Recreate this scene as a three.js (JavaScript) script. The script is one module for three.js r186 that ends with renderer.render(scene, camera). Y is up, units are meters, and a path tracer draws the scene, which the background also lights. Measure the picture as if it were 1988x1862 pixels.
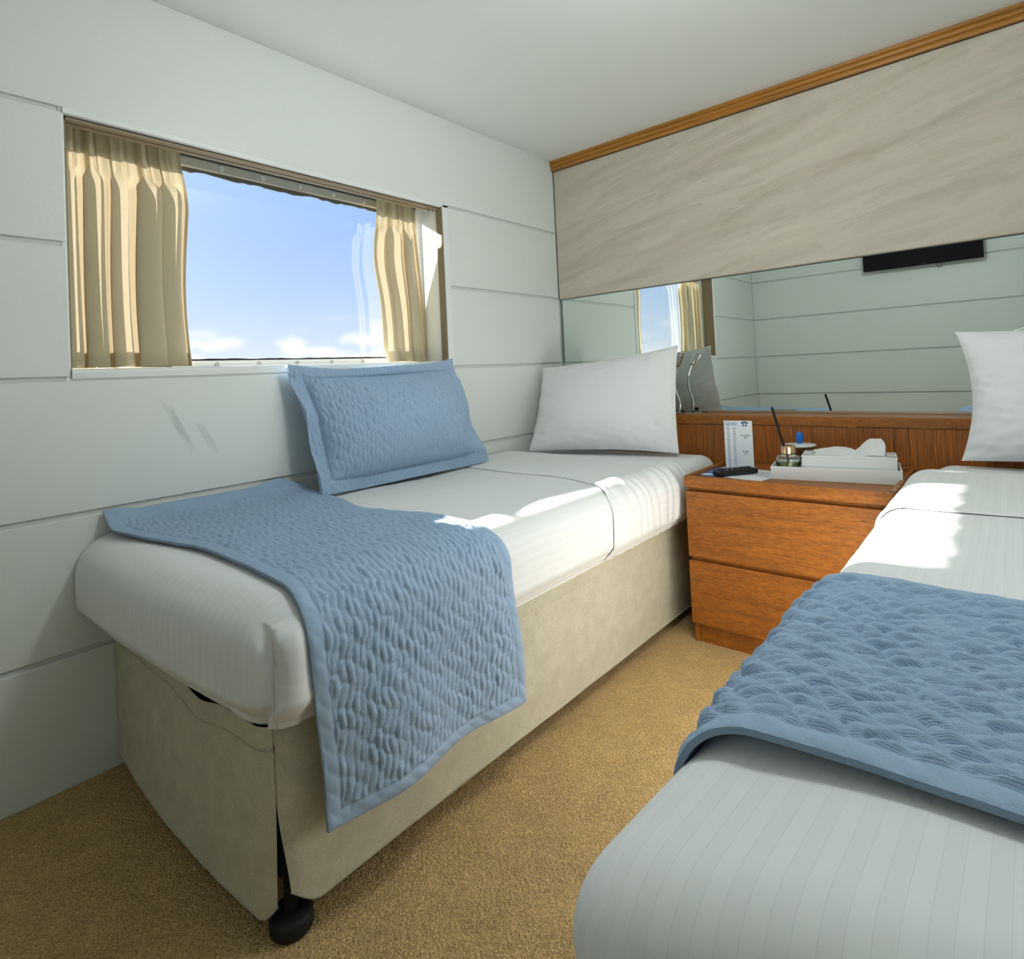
import * as THREE from 'three';
import { RoundedBoxGeometry } from 'three/addons/geometries/RoundedBoxGeometry.js';
import { mergeGeometries, mergeVertices, toCreasedNormals } from 'three/addons/utils/BufferGeometryUtils.js';

// ------------------------------------------------------------------ camera, sky, sun, exposure
const scene = new THREE.Scene();
const renderer = new THREE.WebGLRenderer({ antialias: true });
renderer.toneMapping = THREE.LinearToneMapping;
renderer.toneMappingExposure = 1.19;
renderer.shadowMap.enabled = true;
const FOCAL = 1134.07, CENTRE_Y = 699.28, FULL_H = 2 * (1862 - CENTRE_Y);
const camera = new THREE.PerspectiveCamera(2 * Math.atan(FULL_H / 2 / FOCAL) * 180 / Math.PI, 1988 / FULL_H, 0.05, 400);
camera.setViewOffset(1988, FULL_H, 0, FULL_H / 2 - CENTRE_Y, 1988, 1862);
camera.position.set(1.8796, 1.0068, 2.6214);
{
  const yaw = 0.706597, pitch = 0.0217308, roll = -0.047255;
  const f = new THREE.Vector3(-Math.sin(yaw) * Math.cos(pitch), Math.sin(pitch), -Math.cos(yaw) * Math.cos(pitch));
  const r0 = new THREE.Vector3(Math.cos(yaw), 0, -Math.sin(yaw)), u0 = new THREE.Vector3().crossVectors(r0, f);
  const r = r0.clone().multiplyScalar(Math.cos(roll)).addScaledVector(u0, Math.sin(roll));
  const u = u0.clone().multiplyScalar(Math.cos(roll)).addScaledVector(r0, -Math.sin(roll));
  camera.quaternion.setFromRotationMatrix(new THREE.Matrix4().makeBasis(r, u, f.clone().negate()));
}
scene.add(camera);

const SUN_TO = new THREE.Vector3(1, -0.56, -0.24).normalize();      // the way the sunlight travels
const SUN_POWER = 25, SKY_POWER = 0.9, UNSEEN_LAMP_POWER = 1.6;
const sun = new THREE.DirectionalLight(new THREE.Color(1.0, 0.96, 0.90), SUN_POWER);
sun.name = 'sun';
sun.position.copy(SUN_TO).multiplyScalar(-12).add(new THREE.Vector3(1.2, 0.6, 1.3));
sun.target.position.set(1.2, 0.6, 1.3);
sun.castShadow = true; sun.shadow.radius = 1.6; sun.shadow.mapSize.set(4096, 4096);
Object.assign(sun.shadow.camera, { left: -3, right: 3, top: 3, bottom: -3, near: 1, far: 30 });
scene.add(sun, sun.target);

// ------------------------------------------------------------------ numbers and noise
let seed = 20240611;
const rnd = () => { seed = (seed * 1664525 + 1013904223) >>> 0; return seed / 4294967296; };
const rr = (a, b) => a + (b - a) * rnd();
const clamp = (x, a, b) => Math.min(b, Math.max(a, x)), lerp = (a, b, t) => a + (b - a) * t;
const sstep = (a, b, x) => { const t = clamp((x - a) / (b - a), 0, 1); return t * t * (3 - 2 * t); };
const hash = (x, y, s = 0) => { let h = (x * 374761393 + y * 668265263 + s * 1274126177) | 0; h = Math.imul(h ^ (h >>> 13), 1274126177); h ^= h >>> 16; return (h >>> 0) / 4294967296; };
function vn(x, y, px = 1 << 20, py = px, s = 0) {                       // value noise that repeats after px, py cells
  const ix = Math.floor(x), iy = Math.floor(y), fx = x - ix, fy = y - iy, u = fx * fx * (3 - 2 * fx), v = fy * fy * (3 - 2 * fy);
  const m = (a, p) => ((a % p) + p) % p, h = (a, b) => hash(m(a, px), m(b, py), s);
  return lerp(lerp(h(ix, iy), h(ix + 1, iy), u), lerp(h(ix, iy + 1), h(ix + 1, iy + 1), u), v);
}
const fbm = (x, y, p = 1 << 16, q = p, o = 4, s = 0) => { let a = 0, w = 0.5, t = 0; for (let i = 0; i < o; i++) { a += w * vn(x, y, p, q, s + i * 17); t += w; x *= 2; y *= 2; p *= 2; q *= 2; w *= 0.5; } return a / t; };

{ // the sky: clear air, whiter towards the sun and the horizon, thin clouds low down
  const W = 1024, H = 512, d = new Float32Array(W * H * 4), toSun = SUN_TO.clone().negate();
  for (let j = 0; j < H; j++) for (let i = 0; i < W; i++) {
    const el = ((j + 0.5) / H - 0.5) * Math.PI, az = ((i + 0.5) / W - 0.5) * 2 * Math.PI;
    const x = Math.cos(az) * Math.cos(el), y = Math.sin(el), z = Math.sin(az) * Math.cos(el);
    const cs = x * toSun.x + y * toSun.y + z * toSun.z, up = Math.max(0, y);
    const haze = Math.exp(-up * 8), glow = Math.pow(Math.max(0, cs), 7) * 0.5;
    const cl = sstep(0.50, 0.72, fbm(az * 22 + 40, el * 95 + 7, 1 << 16, 1 << 16, 4, 5)) * sstep(0.0, 0.02, y) * (1 - sstep(0.05, 0.12, y));
    const c = [lerp(0.27, 0.90, haze), lerp(0.50, 0.95, haze), lerp(0.92, 1.02, haze)];
    const k = (j * W + i) * 4;
    for (let n = 0; n < 3; n++) { let v = c[n] + glow * [1.0, 0.92, 0.75][n]; v = lerp(v, 1.15, cl * 0.75); if (y < 0) v = lerp(v, [0.42, 0.5, 0.56][n], sstep(0, -0.12, y)); d[k + n] = v; }
    d[k + 3] = 1;
  }
  const t = new THREE.DataTexture(d, W, H, THREE.RGBAFormat, THREE.FloatType);
  t.mapping = THREE.EquirectangularReflectionMapping; t.magFilter = t.minFilter = THREE.LinearFilter; t.wrapS = THREE.RepeatWrapping; t.needsUpdate = true;
  scene.background = t; scene.backgroundIntensity = SKY_POWER;
}

// ------------------------------------------------------------------ textures and materials
function tex(w, h, size, fn, srgb = true) {                            // size: metres that one repeat covers [u, v]
  const d = new Uint8Array(w * h * 4);
  for (let j = 0; j < h; j++) for (let i = 0; i < w; i++) { const c = fn(i / w, j / h, i, j), k = (j * w + i) * 4; const a = Array.isArray(c) ? c : [c, c, c]; d[k] = clamp(a[0], 0, 255); d[k + 1] = clamp(a[1], 0, 255); d[k + 2] = clamp(a[2], 0, 255); d[k + 3] = 255; }
  const t = new THREE.DataTexture(d, w, h, THREE.RGBAFormat);
  t.wrapS = t.wrapT = THREE.RepeatWrapping; t.magFilter = THREE.LinearFilter; t.minFilter = THREE.LinearMipmapLinearFilter; t.generateMipmaps = true;
  if (srgb) t.colorSpace = THREE.SRGBColorSpace;
  t.repeat.set(1 / size[0], 1 / size[1]); t.needsUpdate = true;
  return t;
}
function canvasTex(w, h, draw) {
  const c = document.createElement('canvas'); c.width = w; c.height = h; draw(c.getContext('2d'), w, h);
  const t = new THREE.CanvasTexture(c); t.colorSpace = THREE.SRGBColorSpace; t.magFilter = THREE.LinearFilter; t.anisotropy = 8; return t;
}
const mix3 = (a, b, t) => [lerp(a[0], b[0], t), lerp(a[1], b[1], t), lerp(a[2], b[2], t)];
const M = {};
const std = (o) => new THREE.MeshStandardMaterial(o), phy = (o) => new THREE.MeshPhysicalMaterial({ side: THREE.DoubleSide, ...o });
{
  const paintBump = tex(256, 256, [0.12, 0.12], (u, v) => 255 * fbm(u * 24, v * 24, 24, 24, 3, 3), false);
  M.paint = std({ color: '#e2e6e2', roughness: 0.42, bumpMap: paintBump, bumpScale: 0.00018 });
  M.groove = std({ color: '#d4d8d4', roughness: 0.6 });
  M.ceil = std({ color: '#f0f3f0', roughness: 0.55, bumpMap: paintBump, bumpScale: 0.0002 });
  M.trimWhite = std({ color: '#e8ebe8', roughness: 0.4 });
  const rug = tex(1024, 1024, [0.5, 0.5], (u, v) => { const n = fbm(u * 10, v * 10, 10, 10, 3, 9), f = vn(u * 190, v * 190, 190, 190, 2), g = vn(u * 380, v * 380, 380, 380, 4); const k = 0.71 + 0.1 * n + 0.42 * (f * 0.55 + g * 0.45); return [206 * k, 172 * k, 116 * k]; });
  const rugB = tex(1024, 1024, [0.5, 0.5], (u, v) => 255 * (0.6 * vn(u * 190, v * 190, 190, 190, 2) + 0.4 * vn(u * 380, v * 380, 380, 380, 4)), false);
  M.carpet = std({ map: rug, bumpMap: rugB, bumpScale: 0.006, roughness: 1 });
  const oak = tex(1024, 1024, [0.6, 0.3], (u, v) => {                   // grain along u
    const band = fbm(u * 2, v * 14, 2, 14, 3, 21), fine = fbm(u * 7, v * 130, 7, 130, 3, 22), pore = vn(u * 40, v * 330, 40, 330, 23);
    let k = 0.84 + 0.09 * band + 0.22 * (fine - 0.5) - (pore > 0.62 ? 0.22 * (pore - 0.62) / 0.38 : 0) + 0.16 * (vn(u * 44, v * 70, 44, 70, 25) - 0.5);
    return mix3([168 * k, 98 * k, 32 * k], [184 * k, 112 * k, 40 * k], band);
  });
  const oakB = tex(512, 512, [0.6, 0.3], (u, v) => 255 * fbm(u * 30, v * 260, 30, 260, 2, 23), false);
  M.oak = std({ map: oak, roughness: 0.45, bumpMap: oakB, bumpScale: 0.0003 });
  const rib = tex(1024, 512, [0.6, 0.5], (u, v) => {                    // grain along v, in coarse bands
    const wob = u + 0.006 * vn(u * 3, v * 4, 3, 4, 31), a = 0.5 + 0.5 * Math.sin(wob * Math.PI * 2 * 62 + 15 * vn(u * 15, v * 3, 15, 3, 33)), f = fbm(u * 220, v * 6, 220, 6, 2, 32), board = hash(Math.floor(u * 5), 1, 34);
    const k = 0.88 + 0.16 * board + 0.30 * (a - 0.5) * (0.35 + 0.65 * vn(u * 5, v * 2, 5, 2, 35)) + 0.46 * (f - 0.5);
    return [166 * k, 96 * k, 34 * k];
  });
  M.oakRib = std({ map: rib, roughness: 0.5 });
  const beech = tex(1024, 128, [1.2, 0.06], (u, v) => { const g = fbm(u * 5, v * 12, 5, 12, 3, 41), p = vn(u * 60, v * 60, 60, 60, 42), k = 0.82 + 0.3 * (g - 0.5) + 0.08 * (p - 0.5); return [206 * k, 138 * k, 52 * k]; });
  M.trimWood = std({ map: beech, roughness: 0.4 });
  const suede = canvasTex(2048, 640, (g, w, h) => {                     // brushed nap: broad curved strokes of two close tones
    g.fillStyle = '#c9c1b2'; g.fillRect(0, 0, w, h);
    for (let n = 0; n < 520; n++) {
      const x = rr(-200, w), y = rr(-40, h + 60), l = rr(160, 620), dark = rnd() < 0.5, wd = rr(5, 42);
      g.strokeStyle = dark ? `rgba(146,136,118,${rr(0.02, 0.11)})` : `rgba(226,214,202,${rr(0.02, 0.09)})`; g.lineWidth = wd; g.lineCap = 'round';
      g.beginPath(); g.moveTo(x, y); g.quadraticCurveTo(x + l * 0.4, y - l * rr(0.12, 0.26), x + l, y - l * rr(0.14, 0.3)); g.stroke();
    }
    for (let n = 0; n < 60000; n++) { g.fillStyle = rnd() < 0.5 ? 'rgba(120,110,95,0.05)' : 'rgba(240,232,220,0.05)'; g.fillRect(rr(0, w), rr(0, h), 2, 2); }
  });
  M.suede = phy({ map: suede, roughness: 0.95, sheen: 0.5, sheenRoughness: 0.5, sheenColor: new THREE.Color('#d8cdbd') });
  M.mirror = std({ color: new THREE.Color(0.80, 0.86, 0.82), metalness: 1, roughness: 0.0 });
  M.mirrorEdge = std({ color: '#3a4440', roughness: 0.3 });
  M.glass = phy({ color: '#ffffff', transmission: 1, thickness: 0, roughness: 0, ior: 1.5 });
  M.frame = std({ color: '#a9a79c', roughness: 0.45, metalness: 0.3 });
  M.frameDark = std({ color: '#1f1f1d', roughness: 0.8 });
  M.sealant = std({ color: '#5d594e', roughness: 0.9 });
  M.rail = std({ color: '#8d7d66', roughness: 0.5 });
  M.jambWood = std({ color: '#80715a', roughness: 0.5 });
  M.steel = std({ color: '#c9c9c6', roughness: 0.25, metalness: 1 });
  M.chrome = std({ color: '#e8e8e8', roughness: 0.08, metalness: 1 });
  const weave = tex(256, 256, [0.05, 0.05], (u, v) => 128 + 60 * (Math.sin(u * Math.PI * 2 * 48) * 0.5 + Math.sin(v * Math.PI * 2 * 48) * 0.5) + 80 * (vn(u * 90, v * 90, 90, 90, 51) - 0.5), false);
  M.weave = weave;
  M.curtain = phy({ color: '#c8bb9c', transmission: 0.14, thickness: 0, roughness: 1, bumpMap: weave, bumpScale: 0.0004 });
  // white sheet: satin stripe woven in bands of 12.5 mm
  const st = (u) => { const a = (u * 4) % 1; return sstep(0.03, 0.07, a) * (1 - sstep(0.47, 0.51, a)); };
  const stripe = tex(512, 64, [0.1, 0.1], (u, v) => { const s = st(u), e = Math.exp(-(((u * 4) % 1 - 0.5) ** 2) * 4000) + Math.exp(-(((u * 4) % 1 - 0.02) ** 2) * 4000); const k = lerp(0.985, 0.977, s) - 0.045 * e; return [234 * k, 236 * k, 236 * k]; });
  const stripeB = tex(512, 128, [0.1, 0.1], (u, v) => 128 + 70 * st(u) + 24 * vn(u * 160, v * 160, 160, 160, 55), false);
  const stripeR = tex(256, 16, [0.1, 0.1], (u) => lerp(200, 235, st(u)), false);
  M.sheet = std({ map: stripe, roughness: 1, roughnessMap: stripeR, bumpMap: stripeB, bumpScale: 0.00012, side: THREE.DoubleSide });
  const cot = tex(256, 256, [0.08, 0.08], (u, v) => 128 + 90 * (fbm(u * 50, v * 50, 50, 50, 2, 56) - 0.5), false);
  M.cotton = std({ color: '#e9e9ea', roughness: 0.9, bumpMap: cot, bumpScale: 0.0005, side: THREE.DoubleSide });
  const thread = tex(512, 512, [0.06, 0.06], (u, v) => 110 + 55 * Math.sin(v * Math.PI * 2 * 40) + 60 * (vn(u * 80, v * 120, 80, 120, 61) - 0.5), false);
  const chambray = tex(512, 512, [0.06, 0.06], (u, v) => { const k = 0.93 + 0.10 * (vn(u * 70, v * 160, 70, 160, 62) - 0.5) + 0.08 * Math.sin(v * Math.PI * 2 * 40) * 0.5; return [170 * k, 196 * k, 226 * k]; });
  M.quilt = phy({ map: chambray, roughness: 0.85, bumpMap: thread, bumpScale: 0.0007, sheen: 0.25, sheenColor: new THREE.Color('#a9c0dc'), sheenRoughness: 0.6 });
  const felt = tex(512, 512, [0.3, 0.3], (u, v) => { const k = 0.92 + 0.10 * (fbm(u * 9, v * 9, 9, 9, 4, 71) - 0.5) + 0.10 * (vn(u * 170, v * 170, 170, 170, 72) - 0.5); return [214 * k, 209 * k, 186 * k]; });
  M.skirt = std({ map: felt, roughness: 0.95, bumpMap: weave, bumpScale: 0.0005, side: THREE.DoubleSide });
  M.black = std({ color: '#070707', roughness: 0.7 });
  M.blackCloth = std({ color: '#101010', roughness: 0.95 });
  M.plastic = std({ color: '#15171b', roughness: 0.4 });
  M.key = std({ color: '#2b2f36', roughness: 0.5 });
  M.keyLight = std({ color: '#8f9499', roughness: 0.5 });
  M.screen = std({ color: '#010101', roughness: 0.9 });
  M.tv = std({ color: '#020202', roughness: 0.9 });
  M.white = std({ color: '#e9ebea', roughness: 0.35 });
  M.tissue = phy({ color: '#f2f3f3', roughness: 1, transmission: 0.25, thickness: 0 });
  M.slot = std({ color: '#9aa0a0', roughness: 0.8 });
  M.gold = std({ color: '#dcb890', roughness: 0.18, metalness: 1 });
  M.bottle = phy({ color: '#f3f8f0', transmission: 1, thickness: 0.004, roughness: 0.02, ior: 1.48, side: THREE.FrontSide });
  M.oil = phy({ color: '#e6ecc4', transmission: 1, thickness: 0.03, roughness: 0.02, ior: 1.4, attenuationColor: new THREE.Color('#c9d3a0'), attenuationDistance: 0.05, side: THREE.FrontSide });
  M.jar = phy({ color: '#eef2ee', transmission: 1, thickness: 0, roughness: 0.06, ior: 1.35 });
  M.blueKnob = std({ color: '#0f6fd0', roughness: 0.3 });
  M.blueCard = std({ color: '#4f83d2', roughness: 0.5 });
  M.paper = std({ color: '#e6eaec', roughness: 0.7, side: THREE.DoubleSide });
}

// ------------------------------------------------------------------ object helpers
const used = new Map();
function numbered(n) { const k = used.get(n) || 0; used.set(n, k + 1); return k ? `${n}_${String(k).padStart(3, '0')}` : n; }
function shade(o) { o.traverse((m) => { if (m.isMesh) { m.castShadow = true; m.receiveShadow = true; } }); return o; }
function thing(name, label, category, [x, y, z] = [0, 0, 0], group, kind) {
  const o = new THREE.Group(); o.name = numbered(name); o.position.set(x, y, z); o.userData = { label, category };
  if (group) o.userData.group = group; if (kind) o.userData.kind = kind;
  scene.add(o); return o;
}
const struct = (name, label, category) => thing(name, label, category, [0, 0, 0], null, 'structure');
function part(name, geo, mat, parent, label) { const m = new THREE.Mesh(geo, mat); m.name = name; m.castShadow = m.receiveShadow = true; if (label) m.userData.label = label; parent.add(m); return m; }
// shift a geometry given in room metres into its thing's own place
const local = (g, o) => g.translate(-o.position.x, -o.position.y, -o.position.z);
const put = (name, geo, mat, o, label) => part(name, local(geo, o), mat, o, label);
function uvBox(g, along = 'x') {                                        // uv in metres from position; `along`: the axis that the grain (u) follows
  g = g.index ? g.toNonIndexed() : g; const p = g.attributes.position, uv = new Float32Array(p.count * 2), a = new THREE.Vector3(), b = new THREE.Vector3(), c = new THREE.Vector3();
  for (let i = 0; i < p.count; i += 3) {
    a.fromBufferAttribute(p, i); b.fromBufferAttribute(p, i + 1); c.fromBufferAttribute(p, i + 2);
    const n = b.clone().sub(a).cross(c.clone().sub(a)), ax = Math.abs(n.x), ay = Math.abs(n.y), az = Math.abs(n.z);
    const pick = ax > ay && ax > az ? ['z', 'y'] : ay > az ? ['x', 'z'] : ['x', 'y'];
    if (along === 'y' ? pick[1] !== 'y' && pick[1] !== along : pick[1] === along) pick.reverse();
    [a, b, c].forEach((q, k) => { uv[(i + k) * 2] = q[pick[0]] + (along === 'v' ? 0 : 0); uv[(i + k) * 2 + 1] = q[pick[1]]; });
  }
  g.setAttribute('uv', new THREE.BufferAttribute(uv, 2)); return g;
}
function box(x0, x1, y0, y1, z0, z1, r = 0.002, along = 'x') {
  const w = x1 - x0, h = y1 - y0, d = z1 - z0, q = Math.min(r, w / 2.01, h / 2.01, d / 2.01);
  const g = r > 0 ? new RoundedBoxGeometry(w, h, d, 2, q) : new THREE.BoxGeometry(w, h, d);
  g.translate((x0 + x1) / 2, (y0 + y1) / 2, (z0 + z1) / 2); return uvBox(g, along);
}
function grid(nu, nv, f, uvf) {                                         // f(a, b) -> [x, y, z] for a, b in 0..1
  const pos = new Float32Array((nu + 1) * (nv + 1) * 3), uv = new Float32Array((nu + 1) * (nv + 1) * 2), idx = [];
  for (let j = 0; j <= nv; j++) for (let i = 0; i <= nu; i++) { const k = j * (nu + 1) + i, p = f(i / nu, j / nv), t = uvf ? uvf(i / nu, j / nv) : [i / nu, j / nv]; pos.set(p, k * 3); uv.set(t, k * 2); }
  for (let j = 0; j < nv; j++) for (let i = 0; i < nu; i++) { const a = j * (nu + 1) + i, b = a + 1, c = a + nu + 1, d = c + 1; idx.push(a, b, d, a, d, c); }
  const g = new THREE.BufferGeometry(); g.setAttribute('position', new THREE.BufferAttribute(pos, 3)); g.setAttribute('uv', new THREE.BufferAttribute(uv, 2)); g.setIndex(idx); g.computeVertexNormals(); return g;
}
function relief(nu, nv, f, h, uvf, sign = 1) {                          // grid whose points move along its own normal by h(a, b)
  const g = grid(nu, nv, f, uvf), p = g.attributes.position, n = g.attributes.normal;
  for (let j = 0; j <= nv; j++) for (let i = 0; i <= nu; i++) { const k = j * (nu + 1) + i, d = sign * h(i / nu, j / nv); p.setXYZ(k, p.getX(k) + n.getX(k) * d, p.getY(k) + n.getY(k) * d, p.getZ(k) + n.getZ(k) * d); }
  g.computeVertexNormals(); return g;
}
function cloth(nu, nv, f, h, uvf, sign, thick) {                        // relief on the outside, a rim, and a plain inner side
  const outer = relief(nu, nv, f, h, uvf, sign), base = grid(nu, nv, f, uvf), P = outer.attributes.position, B = base.attributes.position, N = base.attributes.normal;
  const ring = []; for (let i = 0; i <= nu; i++) ring.push(i); for (let j = 1; j <= nv; j++) ring.push(j * (nu + 1) + nu); for (let i = nu - 1; i >= 0; i--) ring.push(nv * (nu + 1) + i); for (let j = nv - 1; j >= 0; j--) ring.push(j * (nu + 1));
  const L = ring.length, R = 4, rim = grid(L - 1, R, (a, b) => {
    const k = ring[Math.round(a * (L - 1))], q = Math.round(b * R) / R, o = Math.sin(q * Math.PI) * thick * 0.35, c = [P, B], e = [0, 1, 2].map((m) => lerp(P.array[k * 3 + m], B.array[k * 3 + m] - sign * N.array[k * 3 + m] * thick, q));
    const m = [0, 1, 2].map((m) => e[m]); return m;
  }, (a, b) => [a * 3, b * 0.02]);
  const s = 5, inner = grid(Math.ceil(nu / s), Math.ceil(nv / s), (a, b) => { const k = Math.round(b * nv) * (nu + 1) + Math.round(a * nu); return [0, 1, 2].map((m) => B.array[k * 3 + m] - sign * N.array[k * 3 + m] * thick); }, uvf);
  return mergeGeometries([outer, rim, inner]);
}
function tube(pts, r, seg = 40, rad = 10, closed = false) { return new THREE.TubeGeometry(new THREE.CatmullRomCurve3(pts.map((p) => new THREE.Vector3(...p)), closed), seg, r, rad, closed); }
const lathe = (prof, seg = 40) => new THREE.LatheGeometry(prof.map((p) => new THREE.Vector2(...p)), seg);

// ------------------------------------------------------------------ the room
const ROOM = { x: 2.54, z: 3.18, h: 2.16 }, SEAM = [0, 0.3355, 0.6888, 1.0456, 1.4018, 1.7619, 2.16], WIN = { z0: 0.85, z1: 2.205, y0: 1.05, y1: 1.757 }, GLASS_X = -0.2;
{
  const f = struct('floor', 'tan cut-pile carpet covering the cabin floor between and under the two beds', 'carpet');
  put('carpet', uvBox(new THREE.BoxGeometry(ROOM.x + 0.3, 0.06, ROOM.z + 0.3, 1, 1, 1).translate(ROOM.x / 2, -0.03, ROOM.z / 2)), M.carpet, f);
  const c = struct('ceiling', 'smooth off-white painted cabin ceiling', 'ceiling');
  put('ceiling_board', uvBox(new THREE.BoxGeometry(ROOM.x + 0.6, 0.08, ROOM.z + 0.3).translate(ROOM.x / 2 - 0.1, ROOM.h + 0.04, ROOM.z / 2)), M.ceil, c);
}
const G = 0.0065;                                                       // half the width of a joint between wall boards
// scuffed board under the window
const scuff = canvasTex(2048, 256, (g, w, h) => {
  g.fillStyle = '#e2e6e2'; g.fillRect(0, 0, w, h);
  const X = (z) => (1 - z / ROOM.z) * w, Y = (y) => h - (y - SEAM[2]) / (SEAM[3] - SEAM[2]) * h;    // the board's u runs from the front of the room to the back
  const mark = (z0, y0, z1, y1, n, a, spread) => { for (let i = 0; i < n; i++) { const o = rr(-spread, spread), t0 = rr(0, 0.5), t1 = rr(t0, 1); g.strokeStyle = `rgba(120,124,122,${a})`; g.lineWidth = rr(1, 4.5); g.beginPath(); g.moveTo(X(lerp(z0, z1, t0) + o), Y(lerp(y0, y1, t0))); g.lineTo(X(lerp(z0, z1, t1) + o), Y(lerp(y0, y1, t1))); g.stroke(); } };
  mark(1.985, 0.97, 1.905, 0.80, 70, 0.032, 0.012); mark(1.895, 0.905, 1.845, 0.80, 50, 0.032, 0.012);
  for (let i = 0; i < 26; i++) { g.fillStyle = 'rgba(110,112,110,0.25)'; g.fillRect(rr(0, w), rr(0, h), rr(1, 3), rr(1, 2)); }
});
M.scuffed = std({ map: scuff, roughness: 0.42 });
{
  const w = struct('wall_left', 'white panelled cabin wall of wide horizontal boards around the window', 'wall');
  const back = -0.26, face = -0.007;
  for (const [y0, y1, z0, z1] of [[0, WIN.y0 - 0.012, -0.1, ROOM.z + 0.1], [WIN.y1 + 0.07, ROOM.h, -0.1, ROOM.z + 0.1], [WIN.y0 - 0.012, WIN.y1 + 0.07, -0.1, WIN.z0 - 0.012], [WIN.y0 - 0.012, WIN.y1 + 0.07, WIN.z1 + 0.012, ROOM.z + 0.1]]) put('wall_core', box(back, face, y0, y1, z0, z1, 0), M.groove, w);
  const row = (n, z0, z1) => {
    const y0 = SEAM[n] + (n ? G : 0), y1 = SEAM[n + 1] - (n < 5 ? G : 0), g = box(face, 0, y0, y1, z0, z1, 0.0022);
    if (n === 2) { const p = g.attributes.position, uv = g.attributes.uv; for (let i = 0; i < p.count; i++) uv.setXY(i, 1 - p.getZ(i) / ROOM.z, (p.getY(i) - SEAM[2]) / (SEAM[3] - SEAM[2])); return put('board', g, M.scuffed, w); }
    return put('board', g, M.paint, w);
  };
  row(0, 0, ROOM.z); row(1, 0, ROOM.z); row(2, 0, ROOM.z); row(5, 0, ROOM.z);
  for (const n of [3, 4]) { row(n, 0, WIN.z0 - 0.036); row(n, WIN.z1 + 0.004, ROOM.z); }
  const b = struct('wall_back', 'cabin wall behind the bed heads with taupe suede panel above the mirror', 'wall');
  put('wall_core', box(0, ROOM.x + 0.1, 0, ROOM.h, -0.12, -0.024, 0), M.groove, b);
  const sg = new RoundedBoxGeometry(ROOM.x - 0.004, 0.708, 0.022, 3, 0.006).translate(ROOM.x / 2 + 0.002, 1.752, -0.011);
  { const p = sg.attributes.position, uv = sg.attributes.uv; for (let i = 0; i < p.count; i++) uv.setXY(i, p.getX(i) / ROOM.x, (p.getY(i) - 1.395) / 0.72); }
  put('suede_panel', sg, M.suede, b, 'taupe brushed suede upholstery panel');
  const fr = struct('wall_front', 'white panelled wall facing the mirror', 'wall');
  put('wall_core', box(-0.1, ROOM.x + 0.1, 0, ROOM.h, ROOM.z + 0.012, ROOM.z + 0.1, 0), M.groove, fr);
  const rt = struct('wall_right', 'white panelled wall on the far side of the second bed', 'wall');
  put('wall_core', box(ROOM.x + 0.012, ROOM.x + 0.1, 0, ROOM.h, -0.1, ROOM.z + 0.1, 0), M.groove, rt);
  for (let n = 0; n < 6; n++) {
    const y0 = SEAM[n] + (n ? G : 0), y1 = SEAM[n + 1] - (n < 5 ? G : 0);
    put('board', box(0, ROOM.x, y0, y1, ROOM.z, ROOM.z + 0.012, 0.0022), M.paint, fr);
    put('board', box(ROOM.x, ROOM.x + 0.012, y0, y1, 0, ROOM.z, 0.0022), M.paint, rt);
  }
  const t = struct('trim_1', 'honey-coloured wooden moulding where the suede panel meets the ceiling', 'moulding');
  const shape = new THREE.Shape(); shape.moveTo(0, 0); shape.lineTo(0.012, 0); shape.quadraticCurveTo(0.0165, 0.003, 0.014, 0.017); shape.lineTo(0.0125, 0.019); shape.lineTo(0.0185, 0.0215); shape.quadraticCurveTo(0.022, 0.028, 0.019, 0.036); shape.lineTo(0.0175, 0.038); shape.lineTo(0.023, 0.0405); shape.lineTo(0.024, 0.052); shape.lineTo(0, 0.052); shape.closePath();
  const mg = new THREE.ExtrudeGeometry(shape, { depth: ROOM.x, bevelEnabled: false, curveSegments: 6 }); mg.rotateY(Math.PI / 2); mg.scale(1, 1, -1); mg.index ? 0 : 0;
  mg.scale(1, 1, -1); mg.rotateY(0); // local: x along the wall, profile depth along -z
  mg.scale(1, 1, -1);
  { const p = mg.attributes.position, a = p.array; for (let i = 0; i < a.length; i += 9) for (let k = 0; k < 3; k++) { const s = a[i + 3 + k]; a[i + 3 + k] = a[i + 6 + k]; a[i + 6 + k] = s; } mg.computeVertexNormals(); }
  put('moulding', uvBox(mg.translate(0, ROOM.h - 0.053, 0.001), 'x'), M.trimWood, t);
}

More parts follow.
